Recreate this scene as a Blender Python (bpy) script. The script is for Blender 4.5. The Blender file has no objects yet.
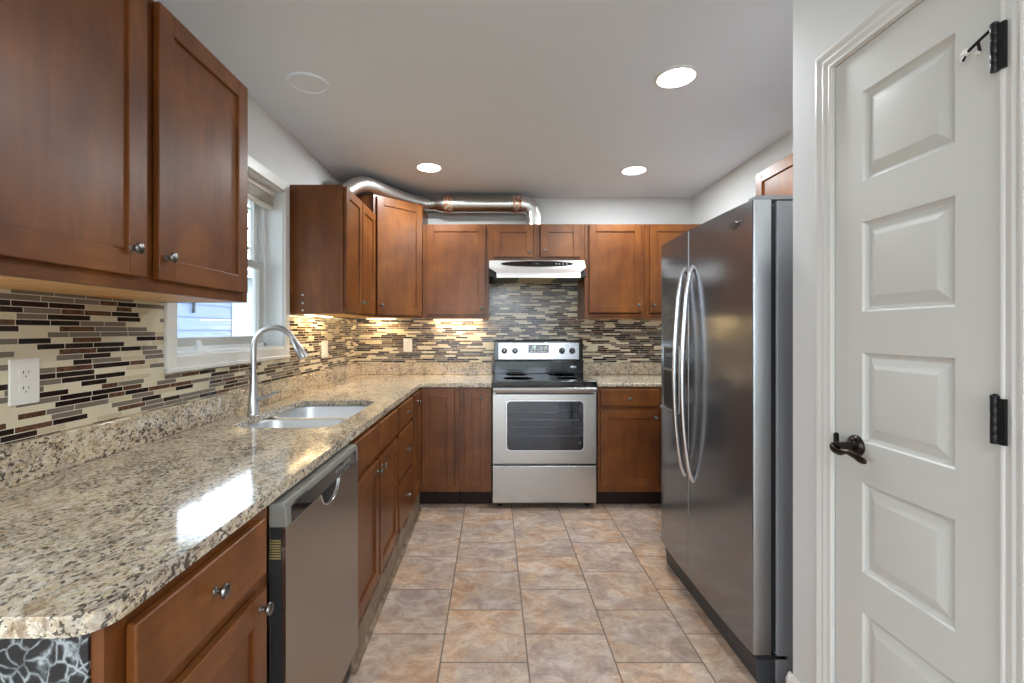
import bpy, bmesh, math, random
from mathutils import Vector, Matrix
sc = bpy.context.scene
C = sc.collection
PI = math.pi
random.seed(7)

# ------------------------------------------------------------------ camera, world, exposure
cam_d = bpy.data.cameras.new('camera'); cam = bpy.data.objects.new('camera', cam_d); C.objects.link(cam)
cam.location = (0, 0, 1.283); cam.rotation_euler = (PI/2, 0, 0)
cam_d.sensor_width = 36; cam_d.lens = 462/1024*36
cam_d.shift_x = 19/1024; cam_d.shift_y = -10.5/1024
cam_d.clip_start = 0.02
sc.camera = cam
sc.view_settings.view_transform = 'Standard'; sc.view_settings.look = 'None'
sc.view_settings.gamma = 1; sc.view_settings.use_curve_mapping = False
sc.view_settings.exposure = 0.46
w = bpy.data.worlds.new('sky'); sc.world = w; w.use_nodes = True
wn = w.node_tree.nodes; wn['Background'].inputs[0].default_value = (0.80, 0.90, 1.0, 1)
wn['Background'].inputs[1].default_value = 5.2

H_CEIL = 2.438
LAMPS = [(0.832, 2.10), (-0.451, 3.254), (1.011, 3.314), (-0.2, -1.3), (1.2, -2.6), (-1.6, -2.6)]
LAMP_W = 11

def area(name, loc, rot, sx, sy, power, col=(1, 1, 1), shape='RECTANGLE', portal=False, parent=None, spread=None):
    d = bpy.data.lights.new(name, 'AREA'); d.shape = shape; d.size = sx
    if shape in ('RECTANGLE', 'ELLIPSE'): d.size_y = sy
    d.energy = power; d.color = col
    if spread: d.spread = spread
    if portal: d.cycles.is_portal = True
    o = bpy.data.objects.new(name, d); C.objects.link(o); o.location = loc; o.rotation_euler = rot
    if parent: o.parent = parent
    return o
area('window_portal', (-1.36, 2.163, 1.63), (0, -PI/2, 0), 0.88, 0.88, 1, portal=True)
area('added_window_portal', (-3.22, -1.9, 1.3), (0, -PI/2, 0), 1.9, 2.6, 1, portal=True)  # sampling portal for the window added as fill
area('patio_portal', (0.3, -4.42, 1.1), (PI/2, 0, 0), 3.6, 2.1, 1, portal=True)
sc.cycles.max_bounces = 10; sc.cycles.diffuse_bounces = 6; sc.cycles.glossy_bounces = 5
sc.cycles.transmission_bounces = 6; sc.cycles.sample_clamp_indirect = 6
sc.cycles.caustics_reflective = False; sc.cycles.caustics_refractive = False

# ------------------------------------------------------------------ material helpers
def srgb(r, g, b):
    f = lambda c: (c/255)/12.92 if c/255 <= 0.04045 else (((c/255)+0.055)/1.055)**2.4
    return (f(r), f(g), f(b), 1)
class N:
    def __init__(s, name):
        s.m = bpy.data.materials.new(name); s.m.use_nodes = True; s.t = s.m.node_tree
        s.b = s.t.nodes['Principled BSDF']
    def n(s, kind, **kw):
        x = s.t.nodes.new(kind)
        for k, v in kw.items():
            if k.startswith('i_'):
                key = k[2:]; key = int(key) if key.isdigit() else key.replace('_', ' ')
                s.put(x.inputs[key], v)
            else: setattr(x, k, v)
        return x
    def put(s, inp, v):
        if isinstance(v, bpy.types.NodeSocket): s.t.links.new(v, inp)
        else: inp.default_value = v
    def math(s, op, a, b=0.0, c=0.0):
        x = s.n('ShaderNodeMath', operation=op)
        s.put(x.inputs[0], a); s.put(x.inputs[1], b); s.put(x.inputs[2], c); return x.outputs[0]
    def coord(s): return s.n('ShaderNodeTexCoord').outputs['Object']
    def map(s, v, scale=(1, 1, 1), rot=(0, 0, 0), loc=(0, 0, 0)):
        x = s.n('ShaderNodeMapping'); s.put(x.inputs[0], v); x.inputs['Scale'].default_value = scale
        x.inputs['Rotation'].default_value = rot; x.inputs['Location'].default_value = loc; return x.outputs[0]
    def noise(s, v, scale, detail=3, rough=0.5, dist=0.0):
        x = s.n('ShaderNodeTexNoise'); s.put(x.inputs['Vector'], v); x.inputs['Scale'].default_value = scale
        x.inputs['Detail'].default_value = detail; x.inputs['Roughness'].default_value = rough
        x.inputs['Distortion'].default_value = dist; return x.outputs['Fac']
    def ramp(s, f, stops, const=False):
        x = s.n('ShaderNodeValToRGB'); s.put(x.inputs[0], f); r = x.color_ramp
        if const: r.interpolation = 'CONSTANT'
        while len(r.elements) < len(stops): r.elements.new(0.5)
        for e, (p, c) in zip(r.elements, stops):
            e.position = p; e.color = c if len(c) == 4 else (*c, 1)
        return x.outputs[0]
    def mix(s, f, a, b, mode='MIX'):
        x = s.n('ShaderNodeMix', data_type='RGBA', blend_type=mode)
        s.put(x.inputs[0], f); s.put(x.inputs[6], a); s.put(x.inputs[7], b); return x.outputs[2]
    def bump(s, h, strength=0.3, dist=0.002):
        x = s.n('ShaderNodeBump'); s.put(x.inputs['Height'], h); x.inputs['Strength'].default_value = strength
        x.inputs['Distance'].default_value = dist; s.t.links.new(x.outputs[0], s.b.inputs['Normal'])
    def set(s, **kw):
        for k, v in kw.items(): s.put(s.b.inputs[k.replace('_', ' ')], v)
        return s
def plain(name, col, rough=0.5, metal=0.0, coat=0.0, var=0.04, vscale=6):
    s = N(name); v = s.coord(); f = s.noise(v, vscale, 3)
    a = tuple(c*(1-var) for c in col[:3])+(1,); b = tuple(min(1, c*(1+var)) for c in col[:3])+(1,)
    s.set(Base_Color=s.mix(f, a, b), Roughness=rough, Metallic=metal, Coat_Weight=coat)
    return s.m
def emit(name, col, st):
    s = N(name); s.set(Base_Color=(0.9, 0.9, 0.9, 1), Emission_Color=col, Emission_Strength=st); return s.m

def wood(name, horiz=False, dark=1.0):
    s = N(name); v = s.coord()
    sc_ = (1.2, 14, 14) if horiz else (14, 14, 1.2)
    g = s.noise(s.map(v, sc_), 3.0, 6, 0.6, 0.6)
    fine = s.noise(s.map(v, tuple(k*6 for k in sc_)), 5.0, 4, 0.7)
    blot = s.noise(s.map(v, (3, 3, 2)), 1.7, 4, 0.55, 0.4)
    k = dark
    c1 = s.ramp(blot, [(0.28, (0.110*k, 0.031*k, 0.006*k)), (0.50, (0.185*k, 0.058*k, 0.010*k)), (0.75, (0.300*k, 0.106*k, 0.020*k))])
    c2 = s.mix(s.ramp(g, [(0.35, (0, 0, 0)), (0.7, (1, 1, 1))]), c1, s.mix(1.0, c1, (0.76, 0.70, 0.66, 1), 'MULTIPLY'))
    c3 = s.mix(s.math('MULTIPLY', fine, 0.30), c2, (0.11*k, 0.034*k, 0.012*k, 1))
    s.set(Base_Color=c3, Roughness=0.36, Coat_Weight=0.12, Coat_Roughness=0.25, Specular_IOR_Level=0.4)
    s.bump(fine, 0.06, 0.001)
    return s.m
M = {}
M['wood'] = wood('stained_maple'); M['wood_h'] = wood('stained_maple_across', True)
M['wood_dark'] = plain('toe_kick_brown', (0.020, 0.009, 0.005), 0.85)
s = N('raw_maple'); v = s.coord(); g = s.noise(s.map(v, (14, 1.5, 14)), 3, 5, 0.6, 0.5)
s.set(Base_Color=s.ramp(g, [(0.3, srgb(214, 160, 96)), (0.7, srgb(238, 196, 138))]), Roughness=0.5); M['raw'] = s.m

# granite
def granite(name, warm=0.0):
    s = N(name); v = s.map(s.coord(), (1.0, 1.0, 1.0), (0.3, 0.2, 0.7)); vs = s.map(s.coord(), (1.0, 0.72, 1.0), (0, 0, -0.65))
    big = s.noise(vs, 7, 4, 0.6, 0.8); mid = s.noise(vs, 66, 6, 0.72, 0.6); fn = s.noise(v, 130, 4, 0.75)
    blk = s.noise(s.map(vs, (1, 1, 1), loc=(5, 3, 1)), 105, 5, 0.68, 0.4); gr = s.noise(s.map(vs, (1, 1, 1), loc=(9, 1, 4)), 46, 5, 0.68, 0.5)
    base = s.ramp(mid, [(0.28, srgb(172, 142, 104)), (0.42, srgb(214, 196, 164)), (0.54, srgb(234, 224, 202)), (0.72, srgb(246, 244, 238))])
    gray = s.ramp(s.math('ADD', gr, s.math('MULTIPLY', s.math('SUBTRACT', big, 0.5), 0.5)), [(0.50, (0, 0, 0)), (0.60, (1, 1, 1))])
    b2 = s.mix(s.math('MULTIPLY', gray, 0.55), base, srgb(158, 150, 142))
    brown = s.ramp(s.math('ADD', s.noise(s.map(vs, (1, 1, 1), loc=(2, 8, 6)), 42, 5, 0.7, 0.5), s.math('MULTIPLY', s.math('SUBTRACT', big, 0.5), -0.4)), [(0.56, (0, 0, 0)), (0.66, (1, 1, 1))])
    b3 = s.mix(s.math('MULTIPLY', brown, 0.6), b2, srgb(128, 84, 44))
    if warm: b3 = s.mix(warm, b3, srgb(176, 136, 88))  # warm light mixed into the stone colour
    k = s.ramp(s.math('ADD', blk, s.math('MULTIPLY', s.math('SUBTRACT', big, 0.5), 0.30)), [(0.542, (0, 0, 0)), (0.582, (1, 1, 1))])
    b4 = s.mix(s.math('MULTIPLY', k, 0.88), b3, srgb(40, 36, 36))
    b5 = s.mix(s.ramp(fn, [(0.35, (0.25, 0.25, 0.25)), (0.6, (0, 0, 0))]), b4, srgb(92, 76, 60))
    s.set(Base_Color=b5, Roughness=0.09, Coat_Weight=0.2, Coat_Roughness=0.03, Specular_IOR_Level=0.5)
    return s.m
M['granite'] = granite('polished_granite')
M['granite_splash_lit'] = granite('granite_upstand_warm_light', 0.15)  # browner copy of the granite: warm lighting put into its colour

# linear mosaic
def mosaic():
    s = N('linear_mosaic'); x = s.n('ShaderNodeSeparateXYZ'); s.put(x.inputs[0], s.coord())
    al = s.math('ADD', x.outputs[0], x.outputs[1]); RH = 0.0158
    r = s.math('DIVIDE', x.outputs[2], RH); row = s.math('FLOOR', r); fr = s.math('SUBTRACT', r, row)
    h = s.n('ShaderNodeTexWhiteNoise', noise_dimensions='1D'); s.put(h.inputs['W'], row)
    LEN = 0.098
    W = s.math('ADD', s.math('DIVIDE', al, LEN), s.math('MULTIPLY', h.outputs['Value'], 371.0))
    vc = s.n('ShaderNodeTexVoronoi', voronoi_dimensions='1D', feature='F1'); s.put(vc.inputs['W'], W); vc.inputs['Scale'].default_value = 1; vc.inputs['Randomness'].default_value = 0.9
    ve = s.n('ShaderNodeTexVoronoi', voronoi_dimensions='1D', feature='DISTANCE_TO_EDGE'); s.put(ve.inputs['W'], W); ve.inputs['Scale'].default_value = 1; ve.inputs['Randomness'].default_value = 0.9
    sp = s.n('ShaderNodeSeparateColor'); s.put(sp.inputs[0], vc.outputs['Color'])
    rnd = s.math('FRACT', s.math('ADD', sp.outputs[0], s.math('MULTIPLY', row, 0.377)))
    cell = s.ramp(rnd, [(0.0, srgb(218, 208, 180)), (0.22, srgb(122, 112, 100)), (0.51, srgb(30, 17, 16)), (0.79, srgb(110, 76, 54)), (0.93, srgb(200, 186, 156))], True)
    mar = s.noise(s.map(s.coord(), (1, 1, 1)), 90, 5, 0.7, 1.0)
    ismar = s.ramp(rnd, [(0, (0, 0, 0)), (0.79, (1, 1, 1)), (0.93, (0, 0, 0))], True)
    cell = s.mix(s.math('MULTIPLY', ismar, s.ramp(mar, [(0.42, (0, 0, 0)), (0.62, (1, 1, 1))])), cell, srgb(62, 38, 30))
    cell = s.mix(0.12, cell, s.n('ShaderNodeCombineColor', i_0=mar, i_1=mar, i_2=mar).outputs[0], 'OVERLAY')
    e1 = s.math('LESS_THAN', s.math('MULTIPLY', ve.outputs['Distance'], LEN), 0.0011)
    e2 = s.math('LESS_THAN', fr, 0.13)
    g = s.math('MAXIMUM', e1, e2)
    s.set(Base_Color=s.mix(g, cell, srgb(216, 206, 186)), Roughness=s.math('ADD', s.math('MULTIPLY', g, 0.5), 0.16))
    s.bump(s.math('SUBTRACT', 1.0, g), 0.5, 0.0015)
    return s.m
M['mosaic'] = mosaic()

def floor_mat():
    s = N('stone_look_floor_tile'); co = s.coord(); x = s.n('ShaderNodeSeparateXYZ'); s.put(x.inputs[0], co)
    c = s.math('DIVIDE', s.math('ADD', x.outputs[0], 0.204), 0.339); ci = s.math('FLOOR', c); cf = s.math('SUBTRACT', c, ci)
    par = s.math('FLOORED_MODULO', ci, 2.0)
    r = s.math('ADD', s.math('DIVIDE', s.math('SUBTRACT', x.outputs[1], 1.788), 0.337), s.math('MULTIPLY', par, 0.5))
    ri = s.math('FLOOR', r); rf = s.math('SUBTRACT', r, ri)
    def edge(f): return s.math('MINIMUM', f, s.math('SUBTRACT', 1.0, f))
    e = s.math('MINIMUM', edge(cf), edge(rf))
    g = s.ramp(e, [(0.006, (1, 1, 1)), (0.011, (0, 0, 0))])
    wn_ = s.n('ShaderNodeTexWhiteNoise', noise_dimensions='2D')
    cb = s.n('ShaderNodeCombineXYZ'); s.put(cb.inputs[0], ci); s.put(cb.inputs[1], ri); s.put(wn_.inputs['Vector'], cb.outputs[0])
    off = s.n('ShaderNodeVectorMath', operation='SCALE'); s.put(off.inputs[0], wn_.outputs['Color']); off.inputs['Scale'].default_value = 40
    vv = s.n('ShaderNodeVectorMath', operation='ADD'); s.put(vv.inputs[0], co); s.put(vv.inputs[1], off.outputs[0]); v = vv.outputs[0]
    a = s.noise(s.map(v, (1, 1.35, 1), (0, 0, 0.5)), 8, 8, 0.74, 0.7); b = s.noise(v, 3.6, 4, 0.6, 0.5); d = s.noise(s.map(v, (1, 1.8, 1), (0, 0, -0.6)), 20, 7, 0.78, 0.8)
    base = s.ramp(a, [(0.33, srgb(112, 86, 72)), (0.45, srgb(158, 134, 116)), (0.54, srgb(186, 166, 148)), (0.66, srgb(214, 202, 188))])
    tint = s.ramp(b, [(0.38, srgb(160, 144, 142)), (0.5, srgb(184, 160, 142)), (0.62, srgb(196, 148, 106))])
    base = s.mix(0.42, base, tint)
    base = s.mix(s.ramp(d, [(0.50, (0, 0, 0)), (0.68, (0.6, 0.6, 0.6))]), base, srgb(132, 104, 90))
    base = s.mix(s.ramp(d, [(0.28, (0.3, 0.3, 0.3)), (0.42, (0, 0, 0))]), base, srgb(204, 190, 176))
    tv = s.math('ADD', 1.04, s.math('MULTIPLY', wn_.outputs['Value'], 0.20))
    base = s.mix(1.0, base, s.n('ShaderNodeCombineColor', i_0=tv, i_1=tv, i_2=tv).outputs[0], 'MULTIPLY')
    s.set(Base_Color=s.mix(g, base, srgb(112, 98, 86)), Roughness=s.math('ADD', 0.34, s.math('MULTIPLY', d, 0.2)))
    s.bump(s.math('SUBTRACT', s.math('MULTIPLY', d, 0.35), g), 0.35, 0.003)
    return s.m
M['floor'] = floor_mat()
# cove strip at the foot of the left cabinets
s = N('marbled_cove_strip'); v = s.coord(); a = s.noise(s.map(v, (1, 1, 1)), 14, 6, 0.65, 0.8)
s.set(Base_Color=s.ramp(a, [(0.3, srgb(86, 68, 52)), (0.5, srgb(128, 108, 88)), (0.7, srgb(160, 144, 124))]), Roughness=0.4); M['cove'] = s.m

# black marble contact paper
s = N('black_marble_paper'); v = s.map(s.coord(), (1, 1, 1))
nz = s.n('ShaderNodeTexNoise'); s.put(nz.inputs['Vector'], v); nz.inputs['Scale'].default_value = 14; nz.inputs['Detail'].default_value = 5
vm = s.n('ShaderNodeVectorMath', operation='SCALE'); s.put(vm.inputs[0], nz.outputs['Color']); vm.inputs['Scale'].default_value = 0.05
va = s.n('ShaderNodeVectorMath', operation='ADD'); s.put(va.inputs[0], v); s.put(va.inputs[1], vm.outputs[0])
vo = s.n('ShaderNodeTexVoronoi', feature='DISTANCE_TO_EDGE'); s.put(vo.inputs['Vector'], va.outputs[0]); vo.inputs['Scale'].default_value = 42
k = s.noise(v, 26, 4, 0.6)
d = s.math('ADD', vo.outputs['Distance'], s.math('MULTIPLY', s.math('SUBTRACT', k, 0.5), 0.28))
s.set(Base_Color=s.ramp(d, [(0.0, srgb(176, 184, 188)), (0.05, srgb(104, 110, 112)), (0.12, srgb(36, 36, 38)), (1, srgb(22, 21, 23))]), Roughness=0.35); M['blackmarble'] = s.m

def steel(name, col, rough, scale=(2, 2, 120), aniso=0.4, metal=1.0):
    s = N(name); v = s.coord(); f = s.noise(s.map(v, scale), 4, 4, 0.6); bl = s.noise(v, 2.5, 3)
    a = tuple(c*0.9 for c in col)+(1,); b = tuple(min(1, c*1.08) for c in col)+(1,)
    s.set(Base_Color=s.mix(f, a, b), Metallic=metal, Roughness=s.math('ADD', rough-0.04, s.math('MULTIPLY', bl, 0.08)), Anisotropic=aniso)
    s.bump(f, 0.03, 0.0005)
    return s.m
M['steel'] = steel('brushed_steel', (0.50, 0.488, 0.465), 0.25, (2, 2, 140))
M['steel_dw'] = steel('brushed_steel_warm', (0.42, 0.39, 0.355), 0.34, (140, 140, 2))
M['steel_fridge'] = steel('brushed_steel_dark', (0.27, 0.277, 0.292), 0.18, (2, 2, 160), 0.3, 0.82)
M['fridge_edge'] = steel('brushed_steel_door_edge', (0.50, 0.505, 0.515), 0.36, (160, 2, 2))
M['steel_bright'] = steel('satin_steel', (0.72, 0.72, 0.73), 0.22, (2, 2, 60), 0.0)
M['hood_steel'] = steel('hood_steel', (0.86, 0.86, 0.85), 0.38, (2, 2, 100), 0.4, 0.7)
M['sink'] = steel('sink_steel', (0.74, 0.77, 0.81), 0.40, (60, 2, 2))
M['faucet'] = steel('brushed_nickel', (0.62, 0.63, 0.64), 0.28, (30, 30, 2), 0.0)
M['knob'] = steel('pewter_knob', (0.22, 0.21, 0.195), 0.30, (30, 30, 30), 0.0)
M['duct'] = steel('galvanised_duct', (0.55, 0.56, 0.53), 0.26, (6, 60, 60), 0.0)
M['foil'] = steel('foil_flex', (0.80, 0.80, 0.79), 0.33, (6, 60, 60), 0.0)
M['dwgrey'] = plain('grey_console', srgb(150, 149, 142), 0.35, 0.3)
M['fridge_body'] = plain('fridge_cabinet_grey', srgb(158, 160, 165), 0.42, 0.1)
M['fridge_dark'] = plain('fridge_grille_grey', srgb(62, 64, 68), 0.5)
M['gasket'] = plain('black_gasket', (0.012, 0.012, 0.013), 0.6)
M['blackgloss'] = plain('black_glass', (0.006, 0.006, 0.007), 0.06, 0, 0.5)
M['blackenamel'] = plain('black_enamel', (0.010, 0.010, 0.011), 0.18, 0, 0.4)
M['blackplastic'] = plain('black_plastic', (0.015, 0.015, 0.016), 0.35)
M['wall'] = plain('wall_paint', srgb(224, 225, 224), 0.75, var=0.01)
M['ceil'] = plain('ceiling_paint', srgb(232, 238, 245), 0.9, var=0.01)
M['trim'] = plain('white_trim_enamel', srgb(228, 226, 221), 0.32, var=0.01)
M['door'] = plain('white_door_enamel', srgb(214, 213, 207), 0.38, var=0.01)
M['vinyl'] = plain('white_window_vinyl', srgb(232, 235, 236), 0.35, var=0.01)
M['vinyl_g'] = plain('grey_window_vinyl', srgb(188, 188, 182), 0.4, var=0.02)
M['plate'] = plain('white_plate_plastic', srgb(236, 234, 228), 0.35, var=0.01)
M['slot'] = plain('dark_slot', srgb(66, 60, 56), 0.6)
M['bronze'] = plain('oil_rubbed_bronze', (0.028, 0.020, 0.017), 0.28, 0.8, 0.2, var=0.3, vscale=40)
M['blackmetal'] = plain('black_hinge_metal', (0.022, 0.023, 0.024), 0.35, 0.6)
M['rubber'] = plain('white_rubber', srgb(235, 232, 225), 0.6)
M['filter'] = plain('grease_filter', srgb(96, 96, 94), 0.55, 0.6)
M['lens_amber'] = plain('hood_lens', srgb(188, 168, 124), 0.4)
M['siding'] = plain('pale_blue_siding', srgb(122, 134, 160), 0.8)
M['hedge'] = plain('hedge_green', srgb(70, 92, 60), 0.9, var=0.5, vscale=12)
M['lawn'] = plain('lawn_green', srgb(120, 130, 105), 0.95, var=0.2)
M['roof'] = plain('white_roof_panel', srgb(160, 163, 170), 0.7)
M['lamp'] = emit('lamp_lens', (1, 0.985, 0.95, 1), 9)
M['fill_globe'] = emit('fill_light_globe', (0.88, 0.95, 1.0, 1), 34)  # glow of the added fill light behind the camera
M['strip'] = emit('warm_strip_lens', (1, 0.78, 0.42, 1), 10)
M['display'] = emit('clock_digits', (0.55, 1.0, 0.8, 1), 0.8)
M['barcode'] = plain('yellow_label_print', srgb(170, 150, 96), 0.6)
s = N('tape_foil'); v = s.coord(); f = s.noise(v, 60, 3)
s.set(Base_Color=s.ramp(f, [(0.45, srgb(220, 206, 190)), (0.55, srgb(176, 104, 74))]), Metallic=0.7, Roughness=0.3); M['tape'] = s.m
s = N('striped_label'); wv = s.n('ShaderNodeTexWave'); s.put(wv.inputs['Vector'], s.map(s.coord(), (1, 1, 1), (0, 0, 0.5))); wv.inputs['Scale'].default_value = 28
s.set(Base_Color=s.ramp(wv.outputs['Fac'], [(0.45, srgb(236, 160, 70)), (0.55, srgb(214, 120, 30))]), Roughness=0.6); M['label_or'] = s.m
def thin_glass(name, tint, spec=1.0):
    s = N(name); t = s.n('ShaderNodeBsdfTransparent'); t.inputs[0].default_value = tint
    g = s.n('ShaderNodeBsdfGlossy'); g.inputs['Roughness'].default_value = 0.02
    lw = s.n('ShaderNodeLayerWeight'); lw.inputs['Blend'].default_value = 0.5
    fr = s.math('ADD', 0.035, s.math('MULTIPLY', 0.9, s.math('POWER', lw.outputs['Facing'], 5.0)))
    mx = s.n('ShaderNodeMixShader'); s.put(mx.inputs[0], s.math('MULTIPLY', fr, spec))
    s.t.links.new(t.outputs[0], mx.inputs[1]); s.t.links.new(g.outputs[0], mx.inputs[2])
    s.t.links.new(mx.outputs[0], s.t.nodes['Material Output'].inputs['Surface']); return s.m
M['glass'] = thin_glass('window_glass', (0.96, 0.98, 1, 1))
s = N('insect_screen'); v = s.coord()
ch = s.n('ShaderNodeTexNoise', i_Vector=v, i_Scale=60.0)
s.set(Base_Color=srgb(190, 200, 212), Roughness=0.8, Alpha=0.30); M['screen'] = s.m
M['ovenglass'] = thin_glass('oven_glass', (0.62, 0.66, 0.72, 1), 2.0)
M['oven_in'] = plain('oven_cavity_enamel', srgb(120, 124, 130), 0.4)
s = N('slat_blind'); s.set(Base_Color=srgb(214, 206, 194), Roughness=0.5); M['blind'] = s.m

# ------------------------------------------------------------------ geometry helpers
class MB:
    def __init__(s): s.bm = bmesh.new(); s.mi = 0
    def _f(s, vs):
        try: f = s.bm.faces.new(vs); f.material_index = s.mi; return f
        except ValueError: return None
    def box(s, x0, x1, y0, y1, z0, z1, mi=None):
        if mi is not None: s.mi = mi
        x0, x1 = sorted((x0, x1)); y0, y1 = sorted((y0, y1)); z0, z1 = sorted((z0, z1))
        v = [s.bm.verts.new(p) for p in ((x0,y0,z0),(x1,y0,z0),(x1,y1,z0),(x0,y1,z0),(x0,y0,z1),(x1,y0,z1),(x1,y1,z1),(x0,y1,z1))]
        for q in ((0,3,2,1),(4,5,6,7),(0,1,5,4),(1,2,6,5),(2,3,7,6),(3,0,4,7)): s._f([v[i] for i in q])
        return s
    def prism(s, pts, ax, lo, hi, hi_pts=None):
        hp = hi_pts or pts
        def P(p, t): return {'z': (p[0], p[1], t), 'y': (p[0], t, p[1]), 'x': (t, p[0], p[1])}[ax]
        a = [s.bm.verts.new(P(p, lo)) for p in pts]; b = [s.bm.verts.new(P(p, hi)) for p in hp]
        n = len(pts); s._f(a[::-1]); s._f(b)
        for i in range(n): s._f([a[i], a[(i+1) % n], b[(i+1) % n], b[i]])
        return s
    def rings(s, loops, close=True, cap0=True, cap1=True):
        R = [[s.bm.verts.new(p) for p in L] for L in loops]; n = len(R[0])
        for a, b in zip(R, R[1:]):
            for i in range(n if close else n-1): s._f([a[i], a[(i+1) % n], b[(i+1) % n], b[i]])
        if cap0: s._f(R[0][::-1])
        if cap1: s._f(R[-1])
        return s
    def lathe(s, prof, c, axis=(0, 0, 1), n=20, scale2=1.0):
        ax = Vector(axis).normalized(); q = ax.to_track_quat('Z', 'Y'); L = []
        for r, t in prof:
            L.append([Vector(c)+q @ Vector((max(r, 1e-5)*math.cos(2*PI*i/n), scale2*max(r, 1e-5)*math.sin(2*PI*i/n), t)) for i in range(n)])
        return s.rings(L)
    def tube(s, path, r, n=12, flat=1.0, up=None):
        P = [Vector(p) for p in path]; L = []; prev = None
        for i, p in enumerate(P):
            t = (P[min(i+1, len(P)-1)]-P[max(i-1, 0)]).normalized()
            if prev is None:
                u = Vector(up) if up else (Vector((0, 0, 1)) if abs(t.z) < 0.9 else Vector((1, 0, 0)))
            else: u = prev
            u = (u - t*u.dot(t)).normalized(); prev = u; w_ = t.cross(u)
            rr = r[i] if isinstance(r, (list, tuple)) else r
            L.append([p+u*rr*math.cos(2*PI*k/n)+w_*rr*flat*math.sin(2*PI*k/n) for k in range(n)])
        return s.rings(L)
def curve(pts, n=8):
    P = [Vector(p) for p in pts]; out = []
    for i in range(len(P)-1):
        p0 = P[max(i-1, 0)]; p1 = P[i]; p2 = P[i+1]; p3 = P[min(i+2, len(P)-1)]
        for k in range(n):
            t = k/n
            out.append(0.5*((2*p1)+(-p0+p2)*t+(2*p0-5*p1+4*p2-p3)*t*t+(-p0+3*p1-3*p2+p3)*t**3))
    out.append(P[-1]); return out
def obj(name, mb, mats, parent=None, bev=0.0, seg=2, world=True, ang=35):
    bm = mb.bm
    if parent is not None and world:
        r = parent
        while r.parent: r = r.parent
        bm.transform(Matrix.Translation(-r.location))
    bmesh.ops.recalc_face_normals(bm, faces=bm.faces)
    for f in bm.faces: f.smooth = True
    for e in bm.edges:
        if len(e.link_faces) == 2 and e.calc_face_angle(0) > math.radians(ang): e.smooth = False
    me = bpy.data.meshes.new(name); bm.to_mesh(me); bm.free()
    for m in (mats if isinstance(mats, (list, tuple)) else [mats]): me.materials.append(m)
    o = bpy.data.objects.new(name, me); C.objects.link(o)
    if parent is not None: o.parent = parent
    if bev:
        b = o.modifiers.new('bevel', 'BEVEL'); b.width = bev; b.segments = seg; b.limit_method = 'ANGLE'
        b.angle_limit = math.radians(40); b.harden_normals = True
    return o
def thing(name, label, cat, loc=(0, 0, 0), rot=0.0, group=None):
    o = bpy.data.objects.new(name, None); C.objects.link(o); o.location = loc; o.rotation_euler = (0, 0, rot)
    o.empty_display_size = 0.1
    o['label'] = label; o['category'] = cat
    if group: o['group'] = group
    return o
def struct(name, mb, mats, parent=None, bev=0.0, **k):
    o = obj(name, mb, mats, parent, bev, **k)
    if parent is None: o['kind'] = 'structure'
    return o
def struct_root(name, loc):
    o = bpy.data.objects.new(name, None); C.objects.link(o); o.location = loc; o['kind'] = 'structure'; return o

XL = -1.190; XT = -1.183          # left wall plane, tile face
YB = 4.015; YT = 4.007            # back wall plane, tile face
XR = 1.726; XP = 0.990; YP = 1.525

# ------------------------------------------------------------------ room shell
struct('floor', MB().box(-3.3, 3.2, -4.6, 4.2, -0.05, 0), M['floor'])
struct('ceiling', MB().box(-3.3, 3.2, -4.6, 4.2, H_CEIL, H_CEIL+0.06), M['ceil'])
WY0, WY1, WZ0, WZ1 = 1.716, 2.610, 1.190, 2.070
m = MB(); x0, x1 = XL-0.16, XL
m.box(x0, x1, 0.0, WY0, 0, H_CEIL); m.box(x0, x1, WY1, 4.2, 0, H_CEIL)
m.box(x0, x1, WY0, WY1, 0, WZ0); m.box(x0, x1, WY0, WY1, WZ1, H_CEIL)
struct('wall_left', m, M['wall'])
struct('wall_back', MB().box(XL, 1.9, YB, YB+0.15, 0, H_CEIL), M['wall'])
struct('wall_right', MB().box(XR, XR+0.12, YP, YB, 0, H_CEIL), M['wall'])
# pantry walls with the doorway
DY0, DY1, DZ = 0.895, 1.3445, 2.050
m = MB(); m.box(XP, XP+0.11, DY1, YP, 0, H_CEIL); m.box(XP, XP+0.11, -0.3, DY0, 0, H_CEIL); m.box(XP, XP+0.11, DY0, DY1, DZ, H_CEIL)
m.box(XP+0.11, XR, YP-0.10, YP, 0, H_CEIL); m.box(XP+0.11, 2.9, -0.3, -0.2, 0, H_CEIL)
struct('wall_pantry', m, M['wall'])
# dining room behind the camera
m = MB(); m.box(-3.2, XL-0.16, 0.0, 0.12, 0, H_CEIL); m.box(-3.2, -3.08, -4.4, -3.2, 0, H_CEIL); m.box(-3.2, -3.08, -0.6, 0, 0, H_CEIL); m.box(-3.2, -3.08, -3.2, -0.6, 0, 0.35); m.box(-3.2, -3.08, -3.2, -0.6, 2.25, H_CEIL)
struct('wall_dining_left', m, M['wall'])
struct('wall_dining_right', MB().box(2.9, 3.02, -4.4, -0.2, 0, H_CEIL), M['wall'])
m = MB(); m.box(-3.2, -1.5, -4.52, -4.4, 0, H_CEIL); m.box(2.1, 3.02, -4.52, -4.4, 0, H_CEIL); m.box(-1.5, 2.1, -4.52, -4.4, 2.15, H_CEIL)
struct('wall_dining_rear', m, M['wall'])
w2 = struct_root('added_window_2', (-3.14, -1.9, 0.35)); m = MB()  # unseen window, added so daylight fills the pantry door and fridge
for y in (-3.2, -1.925, -0.65): m.box(-3.18, -3.10, y, y+0.05, 0.35, 2.25)
m.box(-3.18, -3.10, -3.2, -0.6, 0.35, 0.40); m.box(-3.18, -3.10, -3.2, -0.6, 2.20, 2.25)
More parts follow.
